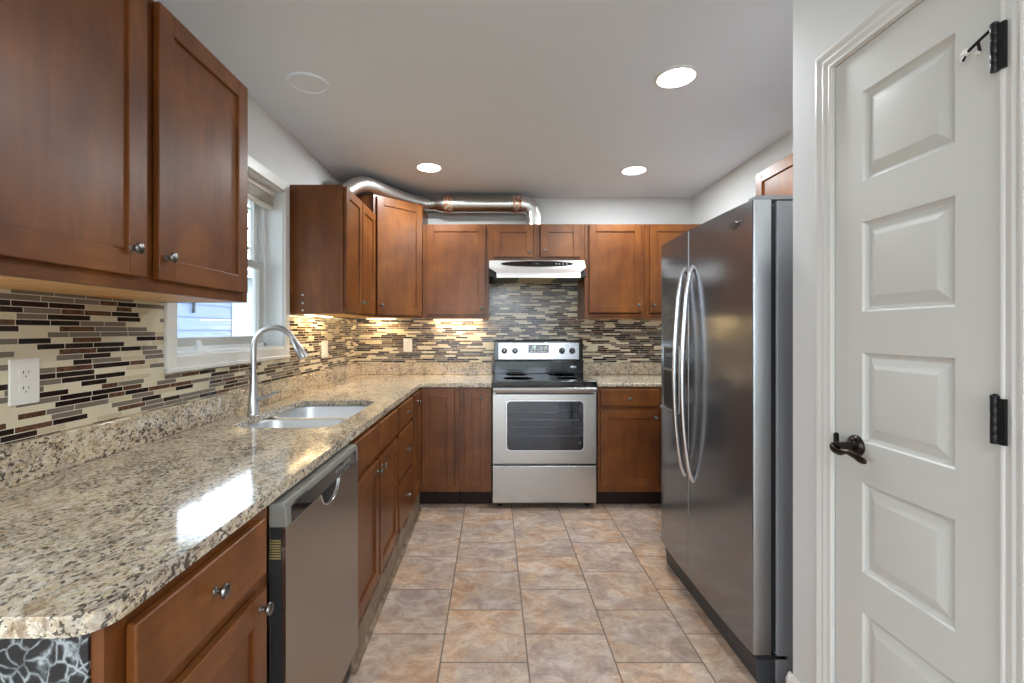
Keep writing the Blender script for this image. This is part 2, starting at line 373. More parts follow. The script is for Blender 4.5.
struct('window_frame', m, M['vinyl'], w2)
struct('pane', MB().box(-3.143, -3.137, -3.2, -0.6, 0.40, 2.20), M['glass'], w2)
pd = struct_root('door_2', (0.3, -4.46, 0))
m = MB()
for x in (-1.5, -0.33, 0.87, 2.04): m.box(x, x+0.06, -4.49, -4.43, 0, 2.15)
m.box(-1.5, 2.1, -4.49, -4.43, 0, 0.06); m.box(-1.5, 2.1, -4.49, -4.43, 2.09, 2.15)
struct('door_frame', m, M['vinyl'], pd)
struct('pane', MB().box(-1.5, 2.1, -4.463, -4.457, 0.06, 2.09), M['glass'], pd)

# baseboards
BP = [(0, 0), (0.015, 0), (0.015, 0.108), (0.012, 0.116), (0.0145, 0.126), (0.010, 0.138), (0.006, 0.146), (0, 0.150)]
m = MB(); m.prism([(XP-d, h) for d, h in BP], 'y', 1.402, YP+0.015); m.prism([(YP+d, h) for d, h in BP], 'x', XP-0.0148, 1.6)
struct('baseboard_pantry', m, M['trim'])
m = MB(); m.prism([(XP-d, h) for d, h in BP], 'y', -0.3, 0.838); struct('baseboard_right', m, M['trim'])

# exterior
struct('ground_outside', MB().box(-14, 14, -22, 14, -0.5, -0.45), M['lawn'])
nb = thing('neighbour_house', 'pale blue neighbouring house wall seen through the kitchen window', 'house', (-4.6, 6.0, -0.45))
m = MB(); m.box(-4.8, -4.6, 3.0, 8.1, -0.45, 2.30)
for k in range(13): m.prism([(-4.6, -0.3+k*0.2), (-4.585, -0.3+k*0.2), (-4.6, -0.1+k*0.2)], 'y', 3.0, 8.1)
obj('wall', m, M['siding'], nb)
obj('corner_board', MB().box(-4.82, -4.57, 8.1, 8.25, -0.45, 2.30), M['roof'], nb)
obj('bay_wall', MB().box(-4.9, -4.62, 8.25, 12.0, -0.45, 2.30), M['roof'], nb)
obj('downpipe', MB().tube([(-4.55, 7.06, 2.20), (-4.55, 7.03, 1.56)], 0.022), M['fridge_dark'], nb)
m = MB(); m.prism([(-4.35, 2.26), (-4.35, 2.36), (-6.5, 3.10), (-6.5, 3.0)], 'y', 2.8, 12.2); obj('roof', m, M['roof'], nb)
tr = MB(); tr.tube([(-3.6, 7.55, -0.45), (-3.6, 7.55, 1.6), (-3.58, 7.53, 3.1)], [0.09, 0.07, 0.03], 10)
t = thing('garden_tree', 'slim leafy tree outside seen through the upper window sash', 'tree', (-3.6, 7.55, -0.45))
obj('trunk', tr, plain('bark', srgb(96, 84, 70), 0.9), t)
lf = MB(); rr = random.Random(4)
for k in range(420):
    a = rr.uniform(0, 2*PI); q = rr.uniform(0, 1); z = 1.9+2.6*q; r_ = 0.45*math.sin(PI*min(1, q*0.9+0.1))*math.sqrt(rr.random())
    c = Vector((-3.6+r_*math.cos(a), 7.55+r_*math.sin(a), z)); u = Vector((rr.uniform(-1, 1), rr.uniform(-1, 1), rr.uniform(-1, 1))).normalized()*0.05; v_ = u.orthogonal().normalized()*0.03
    lf._f([lf.bm.verts.new(c+u), lf.bm.verts.new(c+v_), lf.bm.verts.new(c-u), lf.bm.verts.new(c-v_)])
obj('leaves', lf, M['hedge'], t)

# ------------------------------------------------------------------ kitchen window
win = struct_root('window_1', (XL, 2.163, WZ0))
m = MB(); xf = XL+0.020; cw = 0.055
def casing_piece(mb, a, b, z0, z1, xw, t): mb.box(xw, xw+t, a, b, z0, z1)
m.box(XL, xf, WY0-cw, WY0, WZ0-cw, WZ1+0.06); m.box(XL, xf, WY1, WY1+cw-0.004, WZ0-cw, WZ1+0.06)
m.box(XL, xf, WY0, WY1, WZ1, WZ1+0.06); m.box(XL, xf, WY0, WY1, WZ0-cw, WZ0)
m.box(XL, xf+0.006, WY0-cw, WY1+cw-0.004, WZ0-0.006-cw, WZ0-cw+0.012)
struct('window_casing', m, M['trim'], win, 0.004)
m = MB(); xi = XL-0.09; t = 0.006
m.box(xi, XL+0.004, WY0, WY0+t, WZ0, WZ1); m.box(xi, XL+0.004, WY1-t, WY1, WZ0, WZ1)
m.box(xi, XL+0.004, WY0, WY1, WZ1-t, WZ1); m.box(xi, XL+0.012, WY0, WY1, WZ0, WZ0+0.012)
struct('window_jamb', m, M['vinyl'], win)
m = MB(); xo = XL-0.155
m.box(xo, xi, WY0, WY0+0.03, WZ0, WZ1); m.box(xo, xi, WY1-0.03, WY1, WZ0, WZ1); m.box(xo, xi, WY0, WY1, WZ1-0.03, WZ1); m.box(xo, xi, WY0, WY1, WZ0, WZ0+0.028)
struct('window_frame', m, M['vinyl'], win, 0.002)
def sash(name, z0, z1, x0, x1, mat):
    m = MB(); a, b = WY0+0.03, WY1-0.03; w_ = 0.038
    m.box(x0, x1, a, a+w_, z0, z1); m.box(x0, x1, b-w_, b, z0, z1); m.box(x0, x1, a+w_, b-w_, z0, z0+w_); m.box(x0, x1, a+w_, b-w_, z1-w_, z1)
    q = struct(name, m, mat, win, 0.003)
    struct('pane', MB().box((x0+x1)/2-0.002, (x0+x1)/2+0.002, a+w_, b-w_, z0+w_, z1-w_), M['glass'], q)
    return q
sash('lower_sash', WZ0+0.028, 1.662, XL-0.120, XL-0.094, M['vinyl_g'])
sash('upper_sash', 1.630, WZ1-0.03, XL-0.150, XL-0.124, M['vinyl'])
m = MB(); m.prism([(1.90, WZ0+0.012), (1.965, WZ0+0.012), (1.945, WZ0+0.030), (1.932, WZ0+0.052), (1.922, WZ0+0.055), (1.915, WZ0+0.030)], 'x', XL-0.045, XL-0.030)
struct('sash_catch', m, M['vinyl'], win, 0.002, world=True)
bl = thing('window_blind', 'raised cream mini blind bunched at the top of the kitchen window', 'blind', (XL-0.04, 2.163, WZ1-0.01))
obj('headrail', MB().box(XL-0.075, XL-0.035, WY0+0.01, WY1-0.01, WZ1-0.035, WZ1-0.007), M['blind'], bl, 0.002)
m = MB()
for k in range(14): m.box(XL-0.072, XL-0.040, WY0+0.016, WY1-0.016, WZ1-0.040-k*0.0038, WZ1-0.0385-k*0.0038)
m.box(XL-0.072, XL-0.040, WY0+0.016, WY1-0.016, WZ1-0.108, WZ1-0.096)
obj('slats', m, M['blind'], bl)

# ------------------------------------------------------------------ pantry door
dr = struct_root('door_1', (XP+0.02, 1.12, 0))
xd = 1.005; z0d, z1d = 0.012, 2.045; ya, yb = 0.899, 1.3385; p0, p1 = 0.993, 1.243
tops = [1.925, 1.575, 1.225, 0.876, 0.528]; ph = 0.240
m = MB(); m.box(xd+0.001, xd+0.035, ya, yb, z0d, z1d)
def quad(mb, y0, y1, z0, z1, x): mb._f([mb.bm.verts.new(p) for p in ((x, y0, z0), (x, y0, z1), (x, y1, z1), (x, y1, z0))])
def slabf(mb, y0, y1, z0, z1): mb.box(xd-0.012, xd+0.001, y0, y1, z0, z1)
slabf(m, ya, p0, z0d, z1d); slabf(m, p1, yb, z0d, z1d)
edges = [z0d]
for tp in reversed(tops): edges += [tp-ph, tp]
edges.append(z1d)
for i in range(0, len(edges), 2): slabf(m, p0, p1, edges[i], edges[i+1])
for tp in tops:
    L = []
    for ins, dx in ((0, -0.012), (0.004, -0.006), (0.010, -0.002), (0.014, -0.001), (0.040, -0.011), (0.043, -0.0115)):
        a, b, c, d = p0+ins, p1-ins, tp-ph+ins, tp-ins
        L.append([(xd+dx, a, c), (xd+dx, a, d), (xd+dx, b, d), (xd+dx, b, c)])
    m.rings(L, True, False, True)
struct('door_slab', m, M['door'], dr, ang=12)
def lever():
    hz = 0.970; yc = 1.262; x = xd-0.012
    m = MB(); m.lathe([(0.0, 0), (0.029, 0), (0.029, 0.004), (0.025, 0.010), (0.018, 0.014), (0.012, 0.016), (0.010, 0.045), (0.012, 0.052), (0, 0.056)], (x, yc, hz), (-1, 0, 0), 28)
    q = struct('door_handle', m, M['bronze'], dr)
    P = curve([(x-0.046, yc+0.022, hz-0.002), (x-0.056, yc+0.014, hz-0.010), (x-0.058, yc-0.012, hz-0.014), (x-0.056, yc-0.036, hz-0.010), (x-0.052, yc-0.060, hz-0.012), (x-0.048, yc-0.074, hz-0.018), (x-0.046, yc-0.088, hz-0.018)], 6)
    n = len(P); r = [max(0.002, 0.0040+0.0085*abs(math.sin(PI*(0.15+1.75*i/(n-1))))) for i in range(n)]; r[0] = 0.003; r[-1] = 0.003
    struct('lever', MB().tube(P, r, 14, 0.5, (0, 0, 1)), M['bronze'], q)
    m = MB(); m.prism([(1.310, 0.956), (1.318, 0.956), (1.320, 0.990), (1.315, 0.995), (1.311, 0.990)], 'x', xd-0.034, xd-0.022)
    struct('latch_tab', m, M['blackmetal'], q, 0.002)
lever()
def hinge(zc):
    m = MB(); x = 0.977; y = 0.9000
    for k in range(5): m.lathe([(0.0, 0), (0.0062, 0), (0.0066, 0.001), (0.0066, 0.0165), (0.0062, 0.0175), (0, 0.0175)], (x, y, zc-0.0445+k*0.0178), n=14)
    m.lathe([(0, 0), (0.0072, 0), (0.0075, 0.004), (0.004, 0.008), (0, 0.009)], (x, y, zc+0.0445), n=14)
    m.box(x-0.002, x+0.010, y-0.019, y-0.005, zc-0.0445, zc+0.0445)
    return struct('hinge', m, M['blackmetal'], dr)
hinge(1.108); hinge(0.25); hq = hinge(1.832)
m = MB(); x = 0.977
m.tube([(x, 0.9015, 1.876), (x-0.006, 0.925, 1.862), (x-0.008, 0.945, 1.852), (x-0.004, 0.957, 1.842)], 0.0030, 8)
m.tube([(x-0.006, 0.925, 1.862), (x+0.003, 0.930, 1.846)], 0.0028, 8)
struct('hinge_stop', m, M['blackmetal'], hq)
m = MB(); m.lathe([(0, 0), (0.007, 0), (0.008, 0.004), (0.006, 0.008), (0, 0.009)], (x-0.004, 0.948, 1.853), (-1, 0.2, 0.3), 14); m.lathe([(0, 0), (0.004, 0), (0.004, 0.007), (0, 0.008)], (x-0.001, 0.932, 1.845), (1, 0.1, -0.3), 12)
struct('rubber_tip', m, M['rubber'], hq)
# casing with a moulded profile, mitred
def case_prof(t):   # t: distance from opening edge -> protrusion
    return [(0.0, 0.008), (0.004, 0.010), (0.007, 0.0095), (0.009, 0.0075), (0.020, 0.0095), (0.023, 0.012), (0.027, 0.0125), (0.030, 0.0105), (0.038, 0.013), (0.041, 0.016), (0.047, 0.0168), (0.050, 0.014), (0.055, 0.013), (0.057, 0.0)]
L = []
for d, h in [(0.0, 0.0)]+case_prof(0):
    L.append([(XP-h, DY0-d, 0), (XP-h, DY0-d, DZ+d), (XP-h, DY1+d, DZ+d), (XP-h, DY1+d, 0)])
m = MB(); m.rings(L, False, False, False)
struct('trim_1', m, M['trim'], ang=50)
m = MB(); m.box(XP, XP+0.11, DY1-0.0005, DY1+0.01, 0, DZ); m.box(XP, XP+0.11, DY0-0.01, DY0+0.002, 0, DZ); m.box(XP, XP+0.11, DY0, DY1, DZ-0.003, DZ+0.01)
struct('trim_2', m, M['trim'])

# ------------------------------------------------------------------ ceiling fittings
for i, (x, y) in enumerate(LAMPS):
    lab = ['round recessed ceiling light nearest the camera, in front of the fridge',
           'round recessed ceiling light above the corner cabinets on the left',
           'round recessed ceiling light above the back right cabinets',
           'recessed ceiling light over the dining area just behind the kitchen',
           'recessed ceiling light at the right rear of the dining area',
           'recessed ceiling light at the left rear of the dining area'][i]
    t = thing('recessed_light', lab, 'ceiling light', (x, y, H_CEIL), 0, 'recessed ceiling lights')
    m = MB(); m.lathe([(0.070, 0.0), (0.096, 0.0), (0.094, -0.004), (0.088, -0.007), (0.078, -0.006), (0.074, -0.003)], (x, y, H_CEIL), n=36)
    obj('trim_ring', m, M['trim'], t)
    m = MB(); m.lathe([(0.001, -0.0015), (0.081, -0.0015), (0.081, -0.0068), (0.001, -0.0075)], (x, y, H_CEIL), n=36)
    obj('lamp_lens', m, M['lamp'], t)
    a = area('lamp_light', (0, 0, -0.012), (0, 0, 0), 0.15, 0.15, LAMP_W, (0.90, 0.965, 1.0), 'DISK', parent=t)
t = thing('ceiling_cover_plate', 'round white blank cover disc on the ceiling near the left upper cabinet', 'ceiling cover', (-0.862, 2.152, H_CEIL))
m = MB(); m.lathe([(0.001, 0), (0.094, 0), (0.094, -0.004), (0.086, -0.009), (0.080, -0.008), (0.077, -0.005), (0.001, -0.005)], (-0.862, 2.152, H_CEIL), n=40)
obj('cover_disc', m, M['ceil'], t)

ch = thing('fill_chandelier', 'added fill light shaped as a nickel chandelier with frosted globes, unseen behind the kitchen', 'added fill light', (0.2, -1.7, H_CEIL))  # unseen lamp added to brighten the ceiling and cabinet fronts
m = MB(); m.lathe([(0, 0), (0.06, 0), (0.055, -0.02), (0, -0.025)], (0.2, -1.7, H_CEIL), n=24); m.tube([(0.2, -1.7, H_CEIL-0.02), (0.2, -1.7, 1.86)], 0.008, 10)
m.lathe([(0, 0), (0.03, 0.01), (0.04, 0.04), (0.02, 0.08), (0, 0.09)], (0.2, -1.7, 1.80), n=20)
obj('stem', m, M['faucet'], ch)
for k in range(5):
    a = 2*PI*k/5+0.3; c, s_ = math.cos(a), math.sin(a)
    obj('arm', MB().tube(curve([(0.2, -1.7, 1.84), (0.2+0.14*c, -1.7+0.14*s_, 1.78), (0.2+0.26*c, -1.7+0.26*s_, 1.83), (0.2+0.28*c, -1.7+0.28*s_, 1.88)], 5), 0.006, 8), M['faucet'], ch)
    m = MB(); gx, gy, gz, gr = 0.2+0.28*c, -1.7+0.28*s_, 1.95, 0.07
    m.lathe([(gr*math.sin(PI*i/10), -gr*math.cos(PI*i/10)) for i in range(11)], (gx, gy, gz), n=18)
    obj('fill_globe', m, M['fill_globe'], ch)

# ------------------------------------------------------------------ cabinets (local frame: front at y=0 facing -y)
def knob(parent, x, z, y=-0.020, lab=None):
    m = MB(); m.lathe([(0, 0), (0.008, 0), (0.0075, 0.002), (0.0050, 0.004), (0.0045, 0.010), (0.008, 0.014), (0.0125, 0.016), (0.0136, 0.019), (0.0122, 0.023), (0.007, 0.0255), (0, 0.026)], (x, y, z), (0, -1, 0), 20)
    return obj('knob', m, M['knob'], parent, world=False)
def shaker(parent, x0, x1, z0, z1, kn=None, fw=0.056, name='door'):
    m = MB(); t = 0.020
    m.box(x0, x0+fw, -t, -0.001, z0, z1, 0); m.box(x1-fw, x1, -t, -0.001, z0, z1, 0)
    m.box(x0+fw, x1-fw, -t, -0.001, z0, z0+fw, 1); m.box(x0+fw, x1-fw, -t, -0.001, z1-fw, z1, 1)
    m.box(x0+fw-0.002, x1-fw+0.002, -0.0115, -0.004, z0+fw-0.002, z1-fw+0.002, 0)
    o = obj(name, m, [M['wood'], M['wood_h']], parent, 0.0022, 2, world=False)
    if kn: knob(o, *kn)
    return o
def slab(parent, x0, x1, z0, z1, kn=None):
    m = MB(); m.box(x0, x1, -0.020, -0.001, z0, z1)
    o = obj('drawer', m, [M['wood_h']], parent, 0.005, 2, world=False)
    if kn: knob(o, *kn)
    return o
def frame(parent, w_, z0, z1, stiles, rails, fw=0.038, bot=0.038, top=0.038):
    m = MB()
    m.box(0, fw, 0, 0.019, z0, z1, 0); m.box(w_-fw, w_, 0, 0.019, z0, z1, 0)
    m.box(fw, w_-fw, 0.0004, 0.019, z0, z0+bot, 1); m.box(fw, w_-fw, 0.0004, 0.019, z1-top, z1, 1)
    for x in stiles: m.box(x-0.022, x+0.022, 0.0002, 0.019, z0+bot, z1-top, 0)
    for z in rails: m.box(fw, w_-fw, 0.0004, 0.0186, z-0.022, z+0.022, 1)
    return obj('face_frame', m, [M['wood'], M['wood_h']], parent, 0.0008, 1, world=False)
def upper(name, label, loc, rot, w_, h, d, doors, stiles=(), raw=True, carc_top=None):
    t = thing(name, label, 'cabinet', loc, rot, 'wall cabinets')
    m = MB(); m.box(0.001, 0.017, 0.0195, d, 0.0, h, 0); m.box(w_-0.017, w_-0.001, 0.0195, d, 0.0, h, 0)
    m.box(0.017, w_-0.017, 0.0195, d, h-0.014, h, 0); m.box(0.017, w_-0.017, d-0.008, d, 0.015, h-0.014, 0)
    obj('carcass', m, M['wood'], t, 0.0008, 1, world=False)
    obj('bottom_panel', MB().box(0.0172, w_-0.0172, 0.0195, d-0.009, 0.001, 0.014), M['raw'], t, world=False)
    frame(t, w_, 0, h, stiles, ())
    for (x0, x1, z0, z1, kn) in doors: shaker(t, x0, x1, z0, z1, kn)
    return t
ZU = 1.384; HU = 0.755
FXU = -0.878                      # face-frame plane of the left uppers
dL = FXU-XL-0.001
DB = YB-3.702-0.001               # depth of the back uppers
YU = 3.702
u1 = upper('wall_cabinet', 'large two-door wall cabinet at the near left, beside the window', (FXU, 0.700, ZU), PI/2, 0.950, HU, dL,
      [(0.012, 0.447, 0.032, 0.748, (0.398, 0.096)), (0.489, 0.918, 0.032, 0.748, (0.516, 0.092))], (0.469,))
u2 = upper('wall_cabinet', 'two-door wall cabinet between the window and the corner cabinet, bare side panel showing', (FXU, 2.700, ZU), PI/2, 0.690, HU, dL,
      [(0.012, 0.338, 0.020, 0.748, (0.312, 0.085)), (0.352, 0.678, 0.020, 0.748, (0.378, 0.085))], (0.345,))
for z in (0.020, 0.062, 0.110):
    m = MB(); m.lathe([(0, 0), (0.006, 0), (0.006, 0.0012), (0, 0.0016)], (0.001, 0.235, z), (-1, 0, 0), 10)
    obj('screw_cap', m, M['plate'], u2, world=False)
lb = obj('paper_label', MB().box(0.640, 0.715, 0.245, 0.290, -0.0004, 0.0010), M['label_or'], u1, world=False); lb['label'] = 'orange striped paper label under the cabinet'
# diagonal corner cabinet, taller
ct = thing('corner_wall_cabinet', 'tall diagonal corner wall cabinet under the bend of the duct', 'cabinet', (0, 0, 0), 0, 'wall cabinets')
A = Vector((FXU, 3.392)); B = Vector((-0.565, YU)); W = (B-A).length; ang = math.atan2((B-A).y, (B-A).x)
ct.location = (A.x, A.y, ZU); ct.rotation_euler = (0, 0, ang)
def toloc(x, y):
    d = Vector((x, y))-A; c, s_ = math.cos(-ang), math.sin(-ang); return (d.x*c-d.y*s_, d.x*s_+d.y*c)
HC = 0.905
n_ = Vector((-math.sin(ang), math.cos(ang)))*0.0195
pts = [toloc(*(A+n_)), toloc(*(B+n_)), toloc(B.x, YB-0.002), toloc(XL+0.002, YB-0.002), toloc(XL+0.002, A.y+0.001)]
pts = [(0.0, 0.0195), (W, 0.0195)] + pts[2:]
obj('carcass', MB().prism(pts, 'z', 0.020, HC), M['wood'], ct, 0.0008, 1, world=False)
obj('bottom_panel', MB().prism(pts, 'z', 0.010, 0.0195), M['raw'], ct, world=False)
frame(ct, W, 0, HC, (), ())
shaker(ct, 0.022, W-0.016, 0.020, HC-0.015, (0.052, 0.090))
# back run
upper('wall_cabinet', 'single-door wall cabinet between the corner cabinet and the range hood', (-0.562, YU, ZU), 0, 0.527, HU, DB,
      [(0.033, 0.500, 0.030, 0.748, (0.472, 0.078))])
t = thing('hood_cabinet', 'short two-door wall cabinet directly above the range hood', 'cabinet', (-0.035, YU, 1.848), 0, 'wall cabinets')
wh = 0.768; hh = ZU+HU-1.848
m = MB(); m.box(0.001, wh-0.001, 0.0195, DB, 0, hh); obj('carcass', m, M['wood'], t, 0.0008, 1, world=False)
frame(t, wh, 0, hh, (wh/2,), (), 0.038, 0.03, 0.02)
shaker(t, 0.038, 0.357, 0.026, 0.278, (0.325, 0.062)); shaker(t, 0.416, 0.733, 0.026, 0.278, (0.448, 0.075))
upper('wall_cabinet', 'single-door wall cabinet immediately right of the range hood', (0.735, YU, ZU), 0, 0.478, HU, DB,
      [(0.034, 0.451, 0.045, 0.748, (0.425, 0.105))])
upper('wall_cabinet', 'wall cabinet in the back right corner, partly hidden by the fridge', (1.215, YU, ZU), 0, 0.508, HU, DB,
      [(0.038, 0.470, 0.045, 0.748, (0.064, 0.105))])
upper('fridge_cabinet', 'wall cabinet mounted on the right wall over the fridge', (1.440, 2.510, 1.835), -PI/2, 0.900, 0.305, XR-1.440-0.001,
      [(0.012, 0.443, 0.015, 0.293, (0.415, 0.05)), (0.457, 0.888, 0.015, 0.293, (0.485, 0.05))], (0.45,))

# base cabinets
FXB = -0.537; YBB = 3.356; HB = 0.876; TK = 0.115
dBL = FXB-XL-0.002; dBB = YB-YBB-0.002
def base(label, loc, rot, w_, d, drawers, doors, stiles=(), rails=(0.715,), endpanel=None, name='base_cabinet', toe=M['wood_dark'], toey=0.075, top_mesh=True):
    t = thing(name, label, 'cabinet', loc, rot, 'base cabinets')
    m = MB(); m.box(0.001, 0.017, 0.0195, d, TK, HB-0.001, 0); m.box(w_-0.017, w_-0.001, 0.0195, d, TK, HB-0.001, 0)
    m.box(0.017, w_-0.017, 0.0195, d, TK, TK+0.016, 0); m.box(0.017, w_-0.017, d-0.008, d, TK+0.016, HB-0.001, 0)
    obj('carcass', m, M['wood'], t, world=False)
    frame(t, w_, TK, HB-0.001, stiles, rails, bot=0.042, top=0.030)
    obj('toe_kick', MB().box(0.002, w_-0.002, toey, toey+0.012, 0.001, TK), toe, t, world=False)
    for a in drawers: slab(t, *a)
    for a in doors: shaker(t, *a)
    return t
DZ0, DZ1, DT = 0.160, 0.700, 0.860
b1 = base('base cabinet at the near left end of the counter, left of the dishwasher', (FXB, 0.638, 0), PI/2, 0.459, dBL,
     [(0.033, 0.419, 0.730, 0.856, (0.222, 0.799))], [(0.033, 0.419, DZ0, 0.696, (0.391, 0.664))])
obj('side_panel', MB().box(-0.004, 0.0005, 0.019, dBL, 0.001, HB-0.002), M['blackmarble'], b1, world=False)['label'] = 'black and white marble-print end panel'
b2 = base('sink base cabinet with two false drawer fronts, right of the dishwasher', (FXB, 1.725, 0), PI/2, 0.812, dBL,
     [(0.020, 0.375, 0.730, DT, None), (0.400, 0.790, 0.730, DT, None)],
     [(0.020, 0.375, DZ0, DZ1, (0.345, 0.655)), (0.400, 0.790, DZ0, DZ1, (0.430, 0.655))], (0.388,), toey=0.012)
b3 = base('three-drawer base cabinet between the sink base and the corner', (FXB, 2.539, 0), PI/2, 0.470, dBL,
     [(0.018, 0.452, 0.728, DT, (0.235, 0.795)), (0.018, 0.452, 0.448, 0.704, (0.235, 0.576)), (0.018, 0.452, DZ0, 0.424, (0.235, 0.300))], [], rails=(0.716, 0.436), toey=0.012)
# corner unit: two faces
t = thing('corner_base_cabinet', 'inside-corner base cabinet with a folding door where the two counters meet', 'cabinet', (FXB, YBB, 0), 0, 'base cabinets')
m = MB(); m.box(XL-FXB+0.002, 0.0, -0.343, YB-YBB-0.002, TK, HB-0.001); m.box(0.0, 0.292, 0.02, YB-YBB-0.002, TK, HB-0.001)
obj('carcass', m, M['wood'], t, world=False)
m = MB(); m.box(0.262, 0.291, -0.0, 0.0195, TK, HB-0.001); m.box(0.0, 0.262, 0.0004, 0.0195, TK, TK+0.042); m.box(0.0, 0.262, 0.0004, 0.0195, HB-0.03, HB-0.001)
m.box(-0.0195, 0.0005, -0.343, -0.305, TK, HB-0.001)
obj('face_frame', m, M['wood'], t, world=False)
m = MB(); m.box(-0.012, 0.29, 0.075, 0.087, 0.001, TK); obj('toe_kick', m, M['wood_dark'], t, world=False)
x0, x1, fw = 0.021, 0.259, 0.056
shaker(t, x0, x1, DZ0, DT, None)
m = MB(); ya_, yb_ = -0.328, -0.021
m.box(0.001, 0.020, ya_, ya_+fw, DZ0, DT); m.box(0.001, 0.020, yb_-fw, yb_, DZ0, DT)
m.box(0.001, 0.020, ya_+fw, yb_-fw, DZ0, DZ0+fw); m.box(0.001, 0.020, ya_+fw, yb_-fw, DT-fw, DT); m.box(0.004, 0.0115, ya_+fw-0.002, yb_-fw+0.002, DZ0+fw-0.002, DT-fw+0.002)
d_ = obj('door', m, M['wood'], t, 0.0022, 2, world=False)
m = MB(); m.lathe([(0, 0), (0.008, 0), (0.0075, 0.002), (0.0050, 0.004), (0.0045, 0.010), (0.008, 0.014), (0.0125, 0.016), (0.0136, 0.019), (0.0122, 0.023), (0.007, 0.0255), (0, 0.026)], (0.020, -0.19, 0.800), (1, 0, 0), 20)
obj('knob', m, M['knob'], d_, world=False)
base('narrow base cabinet with a full-height door just left of the range', (-0.244, YBB, 0), 0, 0.232, dBB, [], [(0.036, 0.208, DZ0, DT, (0.160, 0.800))], rails=())
base('base cabinet with one drawer and one door, right of the range', (0.760, YBB, 0), 0, 0.458, dBB,
     [(0.018, 0.438, 0.740, DT, (0.224, 0.795))], [(0.018, 0.438, DZ0, 0.706, (0.412, 0.660))], rails=(0.722,))
base('base cabinet in the back right corner behind the fridge', (1.220, YBB, 0), 0, 0.500, dBB,
     [(0.018, 0.480, 0.740, DT, (0.25, 0.795))], [(0.018, 0.480, DZ0, 0.706, (0.05, 0.660))], rails=(0.722,))
m = MB(); m.box(FXB-0.004, FXB+0.010, 1.722, YBB-0.03, 0.0, 0.118, 0); m.prism([(FXB+0.010, 0), (FXB+0.026, 0), (FXB+0.024, 0.008), (FXB+0.018, 0.014), (FXB+0.010, 0.016)], 'y', 1.722, YBB-0.03)
m2 = struct('trim_3', m, M['cove'])

# ------------------------------------------------------------------ countertops
def arc(cx, cy, r, a0, a1, n=8): return [(cx+r*math.cos(math.radians(a0+(a1-a0)*i/n)), cy+r*math.sin(math.radians(a0+(a1-a0)*i/n))) for i in range(n+1)]
XE = -0.523; YE = 3.343; CN = 0.609; ZT = 0.906; ZC = 0.877
def rrect(x0, x1, y0, y1, r, n=6): return arc(x1-r, y1-r, r, 0, 90, n)+arc(x0+r, y1-r, r, 90, 180, n)+arc(x0+r, y0+r, r, 180, 270, n)+arc(x1-r, y0+r, r, 270, 360, n)
def slab_poly(outer, holes, z0, z1):
    bm = bmesh.new(); es = []
    for lp in [outer]+holes:
        vs = [bm.verts.new((x, y, z1)) for x, y in lp]
        for i in range(len(vs)): es.append(bm.edges.new((vs[i], vs[(i+1) % len(vs)])))
    bmesh.ops.triangle_fill(bm, edges=es, use_beauty=True, use_dissolve=False)
    r = bmesh.ops.extrude_face_region(bm, geom=bm.faces[:])
    bmesh.ops.translate(bm, verts=[v for v in r['geom'] if isinstance(v, bmesh.types.BMVert)], vec=(0, 0, z0-z1))
    mb = MB(); mb.bm.free(); mb.bm = bm; return mb
HX0, HX1, HY0, HY1 = -1.045, -0.625, 1.800, 2.508
outer = arc(XE-0.050, CN+0.050, 0.050, -90, 0, 8)+[(XE, YE), (-0.008, YE), (-0.008, YB-0.001), (XL+0.001, YB-0.001), (XL+0.001, CN)]
hole = rrect(HX0, HX1, HY0, HY1, 0.085)
ctp = thing('countertop', 'L-shaped speckled beige granite countertop running from the near left to the range', 'countertop', (-0.85, 2.0, ZC))
obj('slab', slab_poly(outer, [hole], ZC, ZT), M['granite'], ctp, 0.009, 3)
m = MB(); m.box(XL+0.001, XL+0.029, CN, YB-0.001, ZT, ZT+0.102); m.box(XL+0.029, -0.008, YB-0.029, YB-0.001, ZT, ZT+0.102)
obj('upstand', m, M['granite_splash_lit'], ctp, 0.004, 2)
ct2 = thing('countertop', 'short speckled granite countertop to the right of the range', 'countertop', (1.24, 3.6, ZC))
obj('slab', MB().box(0.756, XR-0.001, YE, YB-0.001, ZC, ZT), M['granite'], ct2, 0.009, 3)
obj('upstand', MB().box(0.756, XR-0.001, YB-0.029, YB-0.001, ZT, ZT+0.102), M['granite_splash_lit'], ct2, 0.004, 2)
# mosaic
Z0T, Z1T = ZT+0.1025, ZU+0.02
m = MB(); m.box(XL+0.0005, XT, CN, 4.006, Z0T, WZ0-0.062); m.box(XL, XT, CN, WY0-cw-0.001, WZ0-0.062, Z1T-0.005); m.box(XL, XT, WY1+cw-0.003, 4.006, WZ0-0.062, Z1T-0.005)
o = obj('tile_backsplash', m, M['mosaic']); o['label'] = 'cream, grey and black strip mosaic backsplash on the left wall under the window'; o['category'] = 'backsplash'; o['group'] = 'mosaic backsplashes'
m = MB(); m.box(XT, XR, YT, YB, Z0T, ZU+0.0); m.box(-0.0075, 0.7555, YT, YB, 0.80, Z0T); m.box(-0.034, 0.733, YT, YB, ZU, 1.72)
o = obj('tile_backsplash', m, M['mosaic']); o['label'] = 'cream, grey and black strip mosaic backsplash on the back wall behind the range'; o['category'] = 'backsplash'; o['group'] = 'mosaic backsplashes'

